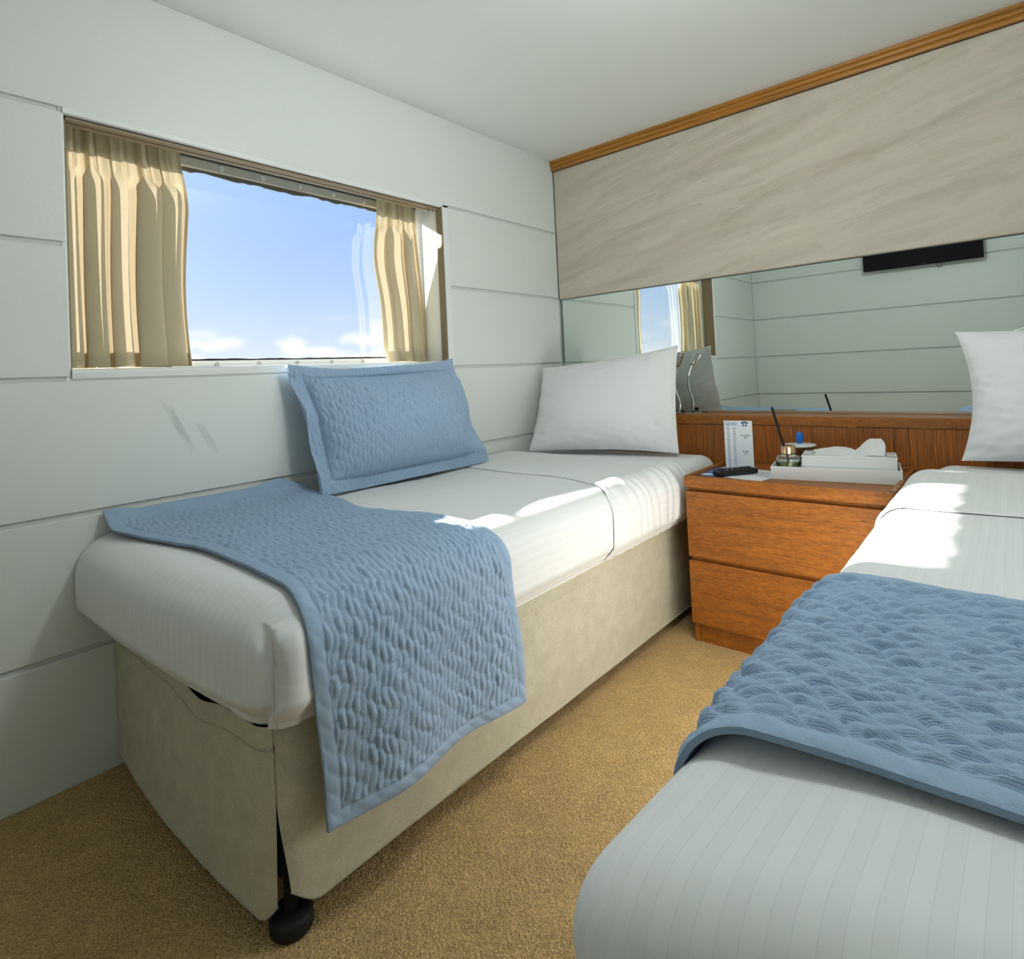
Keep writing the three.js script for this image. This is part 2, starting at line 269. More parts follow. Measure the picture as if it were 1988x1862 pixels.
// ------------------------------------------------------------------ window
{
  const w = struct('window_1', 'wide cabin window with white sill and grey screwed metal frame, blue sky outside', 'window');
  const { z0, z1, y0, y1 } = WIN;
  put('lining', box(-0.25, -0.06, y1 + 0.058, y1 + 0.07, z0 - 0.012, z1 + 0.012, 0.001), M.trimWhite, w);
  put('lintel', box(-0.062, -0.004, y1, y1 + 0.07, z0 - 0.012, z1 + 0.012, 0.001), M.trimWhite, w);
  put('lining', box(-0.25, -0.004, y0 - 0.012, y0, z0 - 0.012, z1 + 0.012, 0.001), M.trimWhite, w);
  put('lining', box(-0.25, -0.03, y0, y1 + 0.058, z0 - 0.012, z0, 0.001), M.trimWhite, w);
  put('lining', box(-0.25, -0.005, y0, y1 + 0.058, z1, z1 + 0.012, 0.001), M.trimWhite, w);
  put('jamb_edge', box(-0.032, 0.001, y0 + 0.022, y1 - 0.002, z0 - 0.001, z0 + 0.007, 0.001), M.jambWood, w, 'brown jamb edge strip');
  put('jamb_edge', box(-0.10, -0.012, y0 + 0.022, y1 - 0.016, z1 - 0.005, z1 + 0.001, 0.001), M.jambWood, w, 'brown jamb edge strip');
  put('casing', box(-0.014, 0.004, y0 - 0.004, y1 + 0.008, z0 - 0.034, z0 - 0.001, 0.002), M.trimWhite, w);
  put('casing', box(-0.014, 0.004, y1 - 0.004, y1 + 0.012, z0 - 0.034, z1 + 0.004, 0.002), M.trimWhite, w);
  const sl = new THREE.Shape(); sl.moveTo(0.004, -0.004); sl.lineTo(0.006, 0.012); sl.quadraticCurveTo(0.005, 0.019, -0.004, 0.0215); sl.lineTo(-0.2, 0.0235); sl.lineTo(-0.2, 0); sl.lineTo(-0.004, -0.004); sl.closePath();
  const sg = new THREE.ExtrudeGeometry(sl, { depth: z1 - z0 - 0.001, bevelEnabled: false, curveSegments: 5 }); sg.translate(0, y0, z0 + 0.0005);
  put('sill', sg, M.trimWhite, w);
  // frame that holds the pane
  put('frame_rail', box(GLASS_X - 0.012, GLASS_X + 0.022, 1.748, 1.783, z0 - 0.03, z1 + 0.03, 0.004), M.frame, w);
  put('frame_lip', box(GLASS_X + 0.004, GLASS_X + 0.030, 1.782, 1.793, z0 - 0.03, z1 + 0.03, 0.002), M.frameDark, w);
  put('frame_lip', box(GLASS_X + 0.03, GLASS_X + 0.06, 1.792, 1.816, z0 - 0.03, z1 + 0.03, 0.002), M.trimWhite, w);
  put('frame_rail', box(GLASS_X - 0.012, GLASS_X + 0.02, 1.04, 1.0965, z0 - 0.03, z1 + 0.03, 0.004), M.trimWhite, w);
  put('frame_stile', box(GLASS_X - 0.012, GLASS_X + 0.02, 1.04, 1.8, z0 - 0.04, z0 + 0.012, 0.004), M.frame, w);
  put('frame_stile', box(GLASS_X - 0.012, GLASS_X + 0.02, 1.04, 1.8, z1 - 0.012, z1 + 0.04, 0.004), M.frame, w);
  const bead = (yb, dir, amp, mat) => { // a hand-laid line of sealant with an uneven edge
    const n = 160, up = [], lo = []; for (let i = 0; i <= n; i++) { const z = lerp(z0, z1, i / n); up.push([z, yb]); lo.push([z, yb + dir * (0.004 + amp * fbm(z * 22, 3.1 * yb, 1 << 16, 1 << 16, 3, 81))]); }
    const s = new THREE.Shape(); s.moveTo(...up[0]); up.slice(1).forEach((p) => s.lineTo(...p)); lo.reverse().forEach((p) => s.lineTo(...p)); s.closePath();
    const g = new THREE.ExtrudeGeometry(s, { depth: 0.008, bevelEnabled: false }); g.rotateY(-Math.PI / 2); g.translate(GLASS_X + 0.01, 0, 0); put('sealant', g, mat, w, 'uneven dark sealant bead');
  };
  bead(1.750, -1, 0.018, M.sealant); bead(1.0955, 1, 0.006, M.frameDark);
  const pane = new THREE.PlaneGeometry(z1 - z0 + 0.02, 0.74); pane.rotateY(Math.PI / 2); pane.translate(GLASS_X, 1.42, (z0 + z1) / 2); put('pane', pane, M.glass, w, 'clear window pane');
  const sc = mergeGeometries([new THREE.SphereGeometry(0.0075, 14, 8, 0, Math.PI * 2, 0, Math.PI / 2).scale(1, 0.5, 1), new THREE.TorusGeometry(0.0088, 0.0022, 8, 18).rotateX(Math.PI / 2)]);
  sc.rotateZ(-Math.PI / 2);
  for (let z = 0.98; z < 2.2; z += 0.148) { put('screw', sc.clone().translate(GLASS_X + 0.0225, 1.766, z), M.steel, w); }
  for (let z = 1.02; z < 2.2; z += 0.148) { put('screw', sc.clone().scale(1, 0.8, 0.8).translate(GLASS_X + 0.0205, 1.083, z), M.steel, w); }

  const r = thing('curtain_rail', 'slim tan metal curtain track under the top of the window opening', 'rail', [-0.035, 1.7415, 1.53]);
  const rs = new THREE.Shape(); rs.moveTo(-0.024, 0.0148); rs.lineTo(0.018, 0.0148); rs.lineTo(0.018, 0.009); rs.lineTo(0.022, 0.008); rs.lineTo(0.022, 0.001); rs.lineTo(0.016, 0); rs.lineTo(0.006, 0); rs.lineTo(0.006, 0.006); rs.lineTo(-0.002, 0.006); rs.lineTo(-0.002, 0); rs.lineTo(-0.024, 0); rs.closePath();
  const rg = new THREE.ExtrudeGeometry(rs, { depth: z1 - z0 - 0.018, bevelEnabled: false }); rg.translate(0, 0, -(z1 - z0 - 0.018) / 2);
  part('track', rg, M.rail, r);
  for (const z of [0.885, 0.915]) { const g = new RoundedBoxGeometry(0.008, 0.014, 0.009, 2, 0.003).translate(-0.033, 1.736, z); put('glider', g, M.steel, r); }
}
{ // unseen ceiling lamp, out of view, placed to light the walls and bed tops
  const o = thing('unseen_ceiling_lamp', 'unseen round ceiling lamp, out of view, placed to light the walls and bed tops', 'lamp', [1.46, ROOM.h, 1.44]);
  part('rim', lathe([[0.10, 0], [0.15, 0], [0.152, -0.012], [0.146, -0.02], [0.138, -0.02], [0.136, -0.008], [0.10, -0.006]], 48), M.trimWhite, o);
  part('diffuser', lathe([[0.136, -0.010], [0.134, -0.07], [0.122, -0.098], [0.06, -0.116], [0.0005, -0.12]], 48), std({ color: '#ffffff', roughness: 0.6, emissive: new THREE.Color(0.93, 1.0, 0.98), emissiveIntensity: 1.2 }), o, 'glowing opal diffuser of the unseen lamp');
  const l = new THREE.PointLight(new THREE.Color(0.93, 1.0, 0.98), UNSEEN_LAMP_POWER); l.name = 'unseen_ceiling_lamp_glow'; l.position.set(0, -0.085, 0); l.castShadow = true; l.shadow.radius = 5; o.add(l);
}
function curtain(label, zA, zB, opt) {                                  // zA(v), zB(v): its two edges at height v (0 bottom .. 1 top)
  const xc = -0.132, yb = 1.079, yt = 1.80, o = thing('curtain', label, 'curtain', [xc, yb, (zA(0.5) + zB(0.5)) / 2], 'beige curtains at the cabin window');
  const warp = (s) => s + 0.018 * Math.sin(s * 13 + opt.seed) + 0.01 * Math.sin(s * 31 + opt.seed * 2);
  const at = (s, v) => {                                                 // omega folds below that overlap themselves, tight pinch pleats at the heading
    const n = opt.folds, th = warp(s) * Math.PI * 2 * n, k = Math.floor(warp(s) * n + 0.25), j = 0.55 + 0.9 * hash(k, 5, opt.seed), lean = (hash(k, 7, opt.seed) - 0.5) * 0.022;
    const top = sstep(0.755, 0.82, v), env = sstep(0, 0.06, s) * sstep(1, 0.94, s), open = 0.8 + 0.35 * (1 - v);
    const x = lerp(0.024 * j * open * Math.sin(th) + 0.007 * (fbm(s * 12, v * 2.2, 1 << 16, 1 << 16, 2, opt.seed) - 0.5), 0.011 * Math.sin(th) + 0.008 * Math.sin(th * 3 + 1) * Math.sin(th * 0.5), top);
    const z = lerp(zA(v), zB(v), s) - env * lerp((0.019 * j * open) * Math.sin(2 * th + 0.4) + lean * (0.4 + v) * Math.cos(th), 0.004 * Math.sin(2 * th), top) * Math.sign(zA(0.5) - zB(0.5)) * -1;
    return [x, z];
  };
  const body = (v0, v1, nv, dx = 0) => grid(420, nv, (s, b) => { const v = lerp(v0, v1, b), [x, z] = at(s, v); return [x + dx, (yt - yb) * v, z - o.position.z]; }, (s, b) => [s * opt.width, lerp(v0, v1, b) * 0.65]);
  part('drape', body(0, 0.79, 70), M.curtain, o);
  part('heading', body(0.79, 1, 22), M.curtain, o, 'pinch-pleated curtain heading');
  part('hem', body(0.0, 0.062, 4, -0.0025), M.curtain, o, 'turned-up curtain hem');
  return o;
}
curtain('wider beige curtain gathered at the end of the window over the bed foot',
  (v) => 2.196, (v) => 1.852 + 0.012 * Math.sin(v * 5) - 0.02 * sstep(0.55, 0.2, v) * 0 + 0.03 * sstep(0.7, 0.95, v), { width: 0.8, seed: 91, folds: 5 });
curtain('narrower beige curtain gathered at the end of the window nearest the mirror',
  (v) => 1.098 + 0.035 * Math.exp(-(((v - 0.35) / 0.4) ** 2)) * 0 + 0.03 * Math.exp(-(((v - 0.62) / 0.2) ** 2)) - 0.02 * sstep(0.1, 0.0, v), (v) => lerp(0.858, 0.905, v * v), { width: 0.5, seed: 92, folds: 3 });

// ------------------------------------------------------------------ mirror, ledge, headboard
const LEDGE = 0.781, HB = 0.118;
{
  const m = thing('wall_mirror', 'long frameless mirror set between the suede panel and the wooden ledge', 'mirror', [ROOM.x / 2, LEDGE, -0.018]);
  put('backing', box(0.003, ROOM.x - 0.003, LEDGE + 0.001, 1.3965, -0.0235, -0.0185, 0), M.mirrorEdge, m);
  const g = new THREE.PlaneGeometry(ROOM.x - 0.008, 1.395 - LEDGE - 0.002).translate(ROOM.x / 2, (1.396 + LEDGE) / 2, -0.0178); put('mirror_glass', g, M.mirror, m);
  const h = thing('headboard_ledge', 'wooden ledge and ribbed oak panel running along the wall behind both bed heads', 'headboard', [ROOM.x / 2, 0, 0.05]);
  put('shelf', box(0.003, ROOM.x - 0.003, LEDGE - 0.02, LEDGE, -0.0235, HB + 0.002, 0.0015, 'x'), M.oak, h);
  put('fascia', box(0.003, ROOM.x - 0.003, LEDGE - 0.0385, LEDGE - 0.001, HB - 0.012, HB + 0.005, 0.002, 'x'), M.oak, h);
  const pw = (ROOM.x - 0.006) / 8;
  for (let i = 0; i < 8; i++) put('veneer_board', box(0.003 + i * pw + 0.0004, 0.003 + (i + 1) * pw - 0.0004, 0.02, LEDGE - 0.039, HB - 0.014, HB, 0.0008, 'x'), M.oakRib, h);
  for (const x of [0.62, 1.165, 1.395, 1.63, 1.9]) put('clip', box(x, x + 0.03, LEDGE - 0.0415, LEDGE - 0.0385, HB - 0.004, HB + 0.003, 0.0008), M.trimWood, h, 'small pale wooden clip');
}
function lamp(label, x, pts, headDir) {
  const o = thing('reading_lamp', label, 'lamp', [x, LEDGE, 0.05], 'gooseneck reading lamps on the ledge');
  part('base', new RoundedBoxGeometry(0.11, 0.006, 0.07, 2, 0.002).translate(0.04, 0.003, 0), M.chrome, o);
  part('switch', new THREE.CylinderGeometry(0.008, 0.009, 0.012, 16).translate(0.02, 0.011, 0.012), M.black, o);
  part('neck', tube(pts, 0.0052, 60, 10), M.chrome, o);
  const e = new THREE.Vector3(...pts[pts.length - 1]), g = lathe([[0.001, -0.012], [0.010, -0.012], [0.012, 0], [0.014, 0.012], [0.0165, 0.05], [0.0165, 0.052], [0.0145, 0.052], [0.012, 0.012], [0.001, 0.006]], 24);
  g.applyQuaternion(new THREE.Quaternion().setFromUnitVectors(new THREE.Vector3(0, 1, 0), new THREE.Vector3(...headDir).normalize())); g.translate(e.x, e.y, e.z); part('lamp_head', g, M.chrome, o);
  return o;
}
lamp('chrome gooseneck reading lamp beside the white pillow on the window-side bed', 0.695, [[0, 0.003, 0.005], [0.006, 0.05, 0.005], [-0.012, 0.11, 0.006], [-0.012, 0.17, 0.008], [0.004, 0.215, 0.01], [0.012, 0.232, 0.012]], [0.5, 1, 0.35]);
lamp('chrome reading lamp with its head just above the pillow of the nearer bed', 1.875, [[0, 0.003, 0.005], [0.0, 0.08, 0.004], [-0.006, 0.16, 0.006], [0, 0.225, 0.012], [0.004, 0.27, 0.014]], [1, 0.25, 0.2]);

// ------------------------------------------------------------------ beds
// A bed cover in two developed lengths: s across the bed (0 at the wall), t along it (0 at the head). It lies on the top, turns over the side and over the foot.
function cover(B, s, t, off = 0) {
  const ds = Math.max(0, s - B.W), dt = Math.max(0, t - B.L), drop = Math.max(ds, dt), R = B.r + off;
  let p = [Math.min(s, B.W), B.top - drop, Math.min(t, B.L)];
  const q = [Math.min(p[0], B.W - B.r), Math.min(p[1], B.top - B.r), Math.min(p[2], B.L - B.r)];
  const d = [p[0] - q[0], p[1] - q[1], p[2] - q[2]];
  const inTop = drop === 0 && d[0] === 0 && d[2] === 0;
  if (inTop) d[1] = B.r;
  const l = Math.hypot(...d) || 1; let x = q[0] + d[0] / l * R, y = q[1] + d[1] / l * R, z = q[2] + d[2] / l * R;
  if (B.skew) z -= B.skew * (x / B.W) ** 2 * sstep(1.5, 2.2, z);
  return [x, y, z, drop, d[0] / l, d[2] / l];
}
const place = (B, p) => [B.mirror ? B.mirror - p[0] : p[0], p[1], p[2]];
const BL = { W: 0.905, L: 2.205, top: 0.622, r: 0.085, skew: 0.055 };
const BR = { W: 0.90, L: 2.205, top: 0.640, r: 0.062, mirror: 2.516 };
const wob = (x, y, s, f = 4) => fbm(x * f, y * f, 1 << 16, 1 << 16, 3, s) - 0.5;

function bedBase(label, B, visibleFoot) {
  const o = thing('bed', label, 'bed', [B.mirror ? B.mirror - B.W / 2 : B.W / 2, 0, 1.1]);
  const X = (x) => (B.mirror ? B.mirror - x : x), bx = (x0, x1, ...r) => box(Math.min(X(x0), X(x1)), Math.max(X(x0), X(x1)), ...r);
  put('frame', bx(0.03, 0.835, 0.11, 0.388, 0.14, 2.105, 0.01), M.blackCloth, o, 'black fabric-covered bed base');
  const tp = 0.398, foldTop = (k) => tp - 0.012 * Math.sin(k * Math.PI);
  const edge = (y) => 0.024 * sstep(0.27, 0.05, y);                      // the corner slit opens towards the floor
  const seam = (y, top) => (Math.abs(y - (top - 0.045)) < 0.0022 ? -0.0012 : 0) + (y > top - 0.045 ? 0.002 : 0);
  const foot = (a, b) => {                                               // a: 0 at the wall .. 1 at the corner
    const top = tp - 0.004 - 0.012 * Math.sin(a * Math.PI) - 0.022 * Math.exp(-(((a - 0.66) / 0.10) ** 2)) - 0.012 * Math.exp(-(((a - 0.1) / 0.07) ** 2)), arc = 0.055, flat = 0.852 - arc, len = flat + arc * Math.PI / 4;
    const round = 0.045 * Math.pow(sstep(0.93, 1.0, a), 3), yb = 0.042 + round * 0.7, y = lerp(yb, top, b), s = Math.max(0, a * len - 0.15 * edge(y) * sstep(0.86, 1, a));
    const bulge = 0.018 * Math.sin(Math.min(1, s / 0.8) * Math.PI) * (1 - b) + 0.006 * wob(s, y, 101, 5) + seam(y, top);
    if (s <= flat) return [0.004 + s, y, 2.128 + bulge];
    const th = (s - flat) / arc; return [0.004 + flat + Math.sin(th) * (arc + bulge), y, 2.128 - arc + Math.cos(th) * (arc + bulge)];
  };
  const side = (a, b) => {                                               // a: 0 at the corner .. 1 at the head
    const arc = 0.055, len = arc * Math.PI / 4 + (2.128 - arc - 0.13), top = tp + 0.004, round = 0.05 * Math.pow(sstep(0.04, 0.0, a), 2), yb = 0.05 + round * 0.8 - 0.016 * a, y = lerp(yb, top, b), s = Math.max(0, (1 - a) * len - 0.95 * edge(y) * sstep(0.05, 0, a));
    const bulge = 0.008 * wob(s * 1, y, 102, 3.5) + seam(y, top) + 0.010 * Math.exp(-(((s - 0.16) / 0.05) ** 2)) * (1 - b) - 0.006 * (1 - b), flat = 2.128 - arc - 0.13;
    if (s <= flat) return [0.856 + bulge, y, 0.13 + s];
    const th = Math.PI / 2 - (s - flat) / arc; return [0.856 - arc + Math.sin(th) * (arc + bulge), y, 0.13 + flat + Math.cos(th) * (arc + bulge)];
  };
  const mk = (f, nu, nv, lu) => { const g = grid(nu, nv, (a, b) => place(B, f(a, b)), (a, b) => [a * lu, b * 0.36]); return g; };
  const sp = put('skirt_panel', mk(side, 220, 60, 1.95), M.skirt, o, 'beige valance panel along the side of the bed');
  const fp = put('skirt_panel', mk(foot, 120, 60, 0.85), M.skirt, o, 'beige valance panel across the foot of the bed');
  const rimOf = (f, n) => tube(Array.from({ length: n }, (_, i) => place(B, f(i / (n - 1), 0.003))), 0.0022, n * 2, 6);
  const hm = rimOf(side, 60), hf = rimOf(foot, 40); local(hm, o); local(hf, o); part('hem', hm, M.skirt, sp, 'stitched lower hem'); part('hem', hf, M.skirt, fp, 'stitched lower hem');
  const seamOf = (f, n, drop) => tube(Array.from({ length: n }, (_, i) => place(B, f(i / (n - 1), 1 - drop / 0.36))), 0.0014, n * 2, 5);
  const sm = seamOf(side, 60, 0.046), sf = seamOf(foot, 40, 0.046); local(sm, o); local(sf, o); part('piping', sm, M.skirt, sp, 'raised seam below the top edge'); part('piping', sf, M.skirt, fp, 'raised seam below the top edge');
  for (const [x, z] of [[0.815, 2.078], [0.09, 2.06], [0.812, 0.2], [0.09, 0.2]]) {
    const c = new THREE.Group(); c.name = 'caster_foot'; o.add(c);
    part('foot_pad', lathe([[0, 0], [0.034, 0], [0.039, 0.006], [0.039, 0.026], [0.034, 0.034], [0.014, 0.038], [0, 0.038]], 32).translate(X(x) - o.position.x, 0.0, z - o.position.z), M.black, c);
    part('post', new THREE.CylinderGeometry(0.012, 0.012, 0.08, 16).translate(X(x) - o.position.x, 0.074, z - o.position.z), M.black, c);
  }
  return o;
}
bedBase('window-side bed base in a beige fabric valance on black feet', BL);
bedBase('base of the nearer bed, mostly hidden under its hanging white sheet', BR);

function mattress(label, B) {
  const o = thing('mattress', label, 'mattress', [B.mirror ? B.mirror - B.W / 2 : B.W / 2, 0.4, 1.15]);
  const w = B.W - (B.mirror ? 0.03 : 0.012), h = B.top - 0.008 - 0.392, d = B.L - 0.14 - (B.skew ? 0.06 : 0.13), r = B.mirror ? 0.085 : 0.06;
  const g = new RoundedBoxGeometry(w, h, d, 8, r).translate(B.mirror ? B.mirror - 0.004 - w / 2 : 0.004 + w / 2, 0.392 + h / 2, 0.128 + d / 2);
  put('fitted_sheet', g, M.cotton, o, 'plain white fitted sheet'); return o;
}
mattress('mattress of the window-side bed in a plain white fitted sheet', BL);
mattress('mattress of the nearer bed in a plain white fitted sheet', BR);

function sheet(label, B, o2) {
  const o = thing('bed_sheet', label, 'sheet', [B.mirror ? B.mirror - B.W / 2 : B.W / 2, 0.4, 1.4]);
  const sMax = B.W + o2.sideDrop, tMax = B.L + o2.footDrop, t0 = o2.t0, S = (a) => lerp(0.006, sMax, a), T = (b) => lerp(t0, tMax, b);
  const f = (a, b) => {
    const s = S(a), t = T(b), p = cover(B, s, t, 0.004);
    const side = p[4], ft = p[5], dr = p[3];
    let n = 0.005 * wob(s, t, o2.seed, 6) + 0.0025 * wob(s, t, o2.seed + 3, 18);
    n *= 0.4 + 0.6 * Math.min(1, dr * 8);
    if (o2.tuck && dr > 0) { n -= 0.034 * sstep(o2.sideDrop - 0.055, o2.sideDrop, dr); n += 0.004 * Math.sin(clamp(dr / o2.sideDrop, 0, 1) * Math.PI); }
    if (o2.flap && ft > 0.05 && dr > 0.02) {                             // the folded corner at the foot: one layer laps over the other
      const y = p[1], ph = Math.atan2(side, ft), pe = 0.78 + 0.16 * Math.sin((y - 0.42) / 0.15 * Math.PI) - 0.3 * sstep(0.46, 0.40, y), hgt = sstep(0.598, 0.56, y), k = sstep(pe - 0.05, pe + 0.10, ph) * hgt;
      n += (0.013 * k - 0.011 * Math.exp(-(((ph - pe + 0.10) / 0.14) ** 2)) * hgt) * sstep(1.55, 1.2, ph);
    }
    if (o2.flare) {                                          // the loose corner swings outward and ripples
      const near = Math.exp(-(((p[0] - B.W) / 0.16) ** 2) - (((p[2] - B.L) / 0.16) ** 2)), k = 0.05 * near * (1 - 0.55 * sstep(0.10, 0.42, dr));
      p[0] += k; p[2] += k * 0.8; p[1] -= 0.045 * near;
      n += 0.010 * sstep(0.05, 0.25, dr) * Math.sin((ft > side ? p[0] : p[2]) * 24 + 1.5) + 0.006 * sstep(0.02, 0.3, dr);
    }
    const u = Math.hypot(side, ft);
    return place(B, [p[0] + side * n, p[1] + (dr === 0 && u < 0.05 ? n * 0.5 : n * Math.sqrt(Math.max(0, 1 - u * u))), p[2] + ft * n]);
  };
  const uvf = (a, b) => [S(a) + 0.003 * (fbm(T(b) * 3, S(a) * 3, 1 << 16, 1 << 16, 2, 7) - 0.5), T(b)];
  put('top_sheet', grid(Math.round((sMax) / 0.0065), Math.round((tMax - t0) / 0.008), f, uvf), M.sheet, o);
  // turned-back band at the head end
  const q0 = o2.fold[0], q1 = o2.fold[1];
  const fb = (a, b) => {
    const s = lerp(0.012, B.W + o2.sideDrop * 0.985, a), skew = o2.skew * sstep(0.55, 0.95, s), t = lerp(q0 - 0.3 * skew, q1 + skew + 0.010 * Math.sin(s * 9 + o2.seed), b), p = cover(B, s, t, 0.0058 + 0.004 * sstep(0, 0.06, b) * sstep(1, 0.975, b));
    const dr = p[3], g = sstep(0.0, 0.09, Math.max(0, s - B.W + 0.12));
    let n = 0.003 * wob(s, t, o2.seed + 9, 14) + o2.gather * g * (0.5 + 0.5 * Math.sin(t * 120 + 9 * wob(s * 0.4, t, 5, 9))) * (0.4 + vn(t * 22, s * 2, 1 << 16, 1 << 16, 6)) + 0.0018 * Math.exp(-(((b - 0.965) / 0.02) ** 2));
    if (o2.tuck) n -= 0.034 * sstep(o2.sideDrop - 0.055, o2.sideDrop, dr) - 0.004 * Math.sin(clamp(dr / o2.sideDrop, 0, 1) * Math.PI);
    return place(B, [p[0] + p[4] * n, p[1] + (p[4] < 0.05 ? n : n * Math.sqrt(Math.max(0, 1 - p[4] * p[4]))), p[2]]);
  };
  put('turned_back_band', grid(190, 120, fb, (a, b) => [lerp(0.012, B.W + o2.sideDrop, a), lerp(q0, q1, b)]), M.sheet, o, 'turned-back upper band of the sheet');
  return o;
}
const sl = sheet('white satin-striped sheet tucked tightly round the window-side mattress', BL, { sideDrop: 0.222, footDrop: 0.222, t0: 0.46, seed: 111, tuck: true, flap: true, fold: [0.47, 0.925], skew: 0.11, gather: 0.0045 });
{ // rolled corner of the tucked sheet under the foot
  const pts = [[0.70, 0.414, 2.118], [0.75, 0.408, 2.122], [0.81, 0.408, 2.108], [0.855, 0.411, 2.07], [0.870, 0.414, 2.02]];
  const g = tube(pts, 0.021, 40, 14), p = g.attributes.position; for (let i = 0; i < p.count; i++) { const n = 0.006 * wob(p.getX(i), p.getZ(i) + p.getY(i), 131, 25); p.setXYZ(i, p.getX(i) + n, p.getY(i) + n, p.getZ(i)); } g.computeVertexNormals();
  const cap = [0, 1].map((k) => new THREE.SphereGeometry(0.021, 16, 12).translate(...pts[k ? 4 : 0]));
  put('tucked_corner', mergeGeometries([g, ...cap]), M.cotton, sl, 'rolled tucked corner of the sheet');
}
sheet('white satin-striped sheet hanging loose over the foot of the nearer bed', BR, { sideDrop: 0.40, footDrop: 0.45, t0: 0.42, seed: 121, flare: true, fold: [0.40, 0.955], skew: 0.03, gather: 0.0012 });

// blue quilted runners
function quiltH(u, v, amp, sharp = 0.55) {                               // short padded ribs, each row shifted against the next, puckered by the stitching
  const wu = u + 0.012 * wob(u, v, 141, 22), wv = v + 0.010 * wob(u, v, 142, 24) + 0.004 * wob(u, v, 146, 70) + 0.0035 * Math.sin(u * 2 * Math.PI / 0.088), w = 0.044, s = 0.0150, a = wv / s, k = Math.floor(a), fr = a - k;
  const b = wu / w + (k % 3) * 0.36 + (hash(k, 3, 5) - 0.5) * 0.22, c = Math.floor(b), fu = b - c, var1 = 0.6 + 0.8 * hash(c, k, 9);
  const puff = Math.pow(Math.sin(Math.PI * fr), sharp), ends = Math.pow(Math.sin(Math.PI * fu), 0.5);
  const crinkle = 0.42 * (vn(u * 60, v * 330, 1 << 16, 1 << 16, 144) - 0.5) * ends + 0.2 * (vn(u * 260, v * 260, 1 << 16, 1 << 16, 145) - 0.5);
  return amp * (puff * ends * var1 + crinkle);
}
function runner(label, B, o2) {
  const o = thing('bed_runner', label, 'bed runner', [B.mirror ? B.mirror - B.W / 2 : B.W / 2, 0.5, 1.8], 'blue quilted bed runners');
  const s0 = o2.s0, s1 = B.W + o2.drop, wd = (s) => [o2.head(s), o2.foot(s)];
  const st = (a, b) => { const s = lerp(s0, s1, a), [h, f] = wd(s); return [s, lerp(h, f, b)]; };
  const f = (a, b) => {
    const [s, t] = st(a, b), p = cover(B, s, t, 0.017), dr = p[3];
    let lift = 0.0;
    if (o2.curl) lift = 0.042 * sstep(0.07, 0.0, s) + 0.012 * sstep(0.25, 0, s) * sstep(0.2, 0, Math.min(1 - b, b));
    const hang = dr > 0.1 ? 0.012 * sstep(0.1, 0.3, dr) * Math.sin(t * 17 + 1) + o2.swing * sstep(0.1, 0.4, dr) : 0;
    const sag = 0.004 * wob(s, t, o2.seed, 7) * 2;
    return place(B, [p[0] + p[4] * (hang + sag), p[1] + lift + (dr ? 0 : sag), p[2] + p[5] * sag]);
  };
  const h = (a, b) => {
    const [s, t] = st(a, b), [t0, t1] = wd(s), e = Math.min(t - t0, t1 - t, s1 - s, s - s0 + (o2.curl ? 0 : 9)), bd = 0.027, k = sstep(bd, bd + 0.006, e);
    return 0.0012 + lerp((0.0022 + 0.0016 * Math.abs(Math.sin((s + t) * Math.PI / 0.038))) * Math.sqrt(Math.sin(clamp(e / bd, 0, 1) * Math.PI) + 0.02) + 0.0042 * (vn(s * 34 + t * 20, t * 34 - s * 12, 1 << 16, 1 << 16, 147) - 0.5) * sstep(0, 0.008, e), quiltH(s, t, o2.amp), k);
  };
  const uvf = (a, b) => { const [s, t] = st(a, b); return [s, t]; };
  const g = cloth(o2.n[0], o2.n[1], f, h, uvf, B.mirror ? 1 : -1, 0.005);
  put('quilted_cloth', g, M.quilt, o); return o;
}
runner('pale blue quilted runner across the foot of the window-side bed, hanging far down its side', { ...BL, skew: 0 }, { s0: 0.01, drop: 0.43, n: [500, 250], seed: 151, amp: 0.0048, curl: true, swing: -0.01,
  head: (s) => 1.66 - 0.085 * sstep(0.0, 0.06, s) + 0.05 * Math.exp(-(((s - 0.45) / 0.16) ** 2)) - 0.035 * sstep(0.8, 1.0, s) - 0.03 * sstep(1.0, 1.3, s),
  foot: (s) => 2.145 - 0.075 * sstep(0.0, 0.5, s) + 0.012 * sstep(0.6, 0.9, s) - 0.035 * sstep(0.95, 1.3, s) });
runner('pale blue quilted runner lying across the nearer bed', BR, { s0: 0.02, drop: 0.36, n: [480, 230], seed: 161, amp: 0.0085, curl: false, swing: 0.0,
  head: (s) => 1.548 + 0.02 * sstep(0.75, 0.95, s), foot: (s) => 2.052 + 0.02 * sstep(0.7, 0.95, s) + 0.006 * Math.sin(s * 6) });

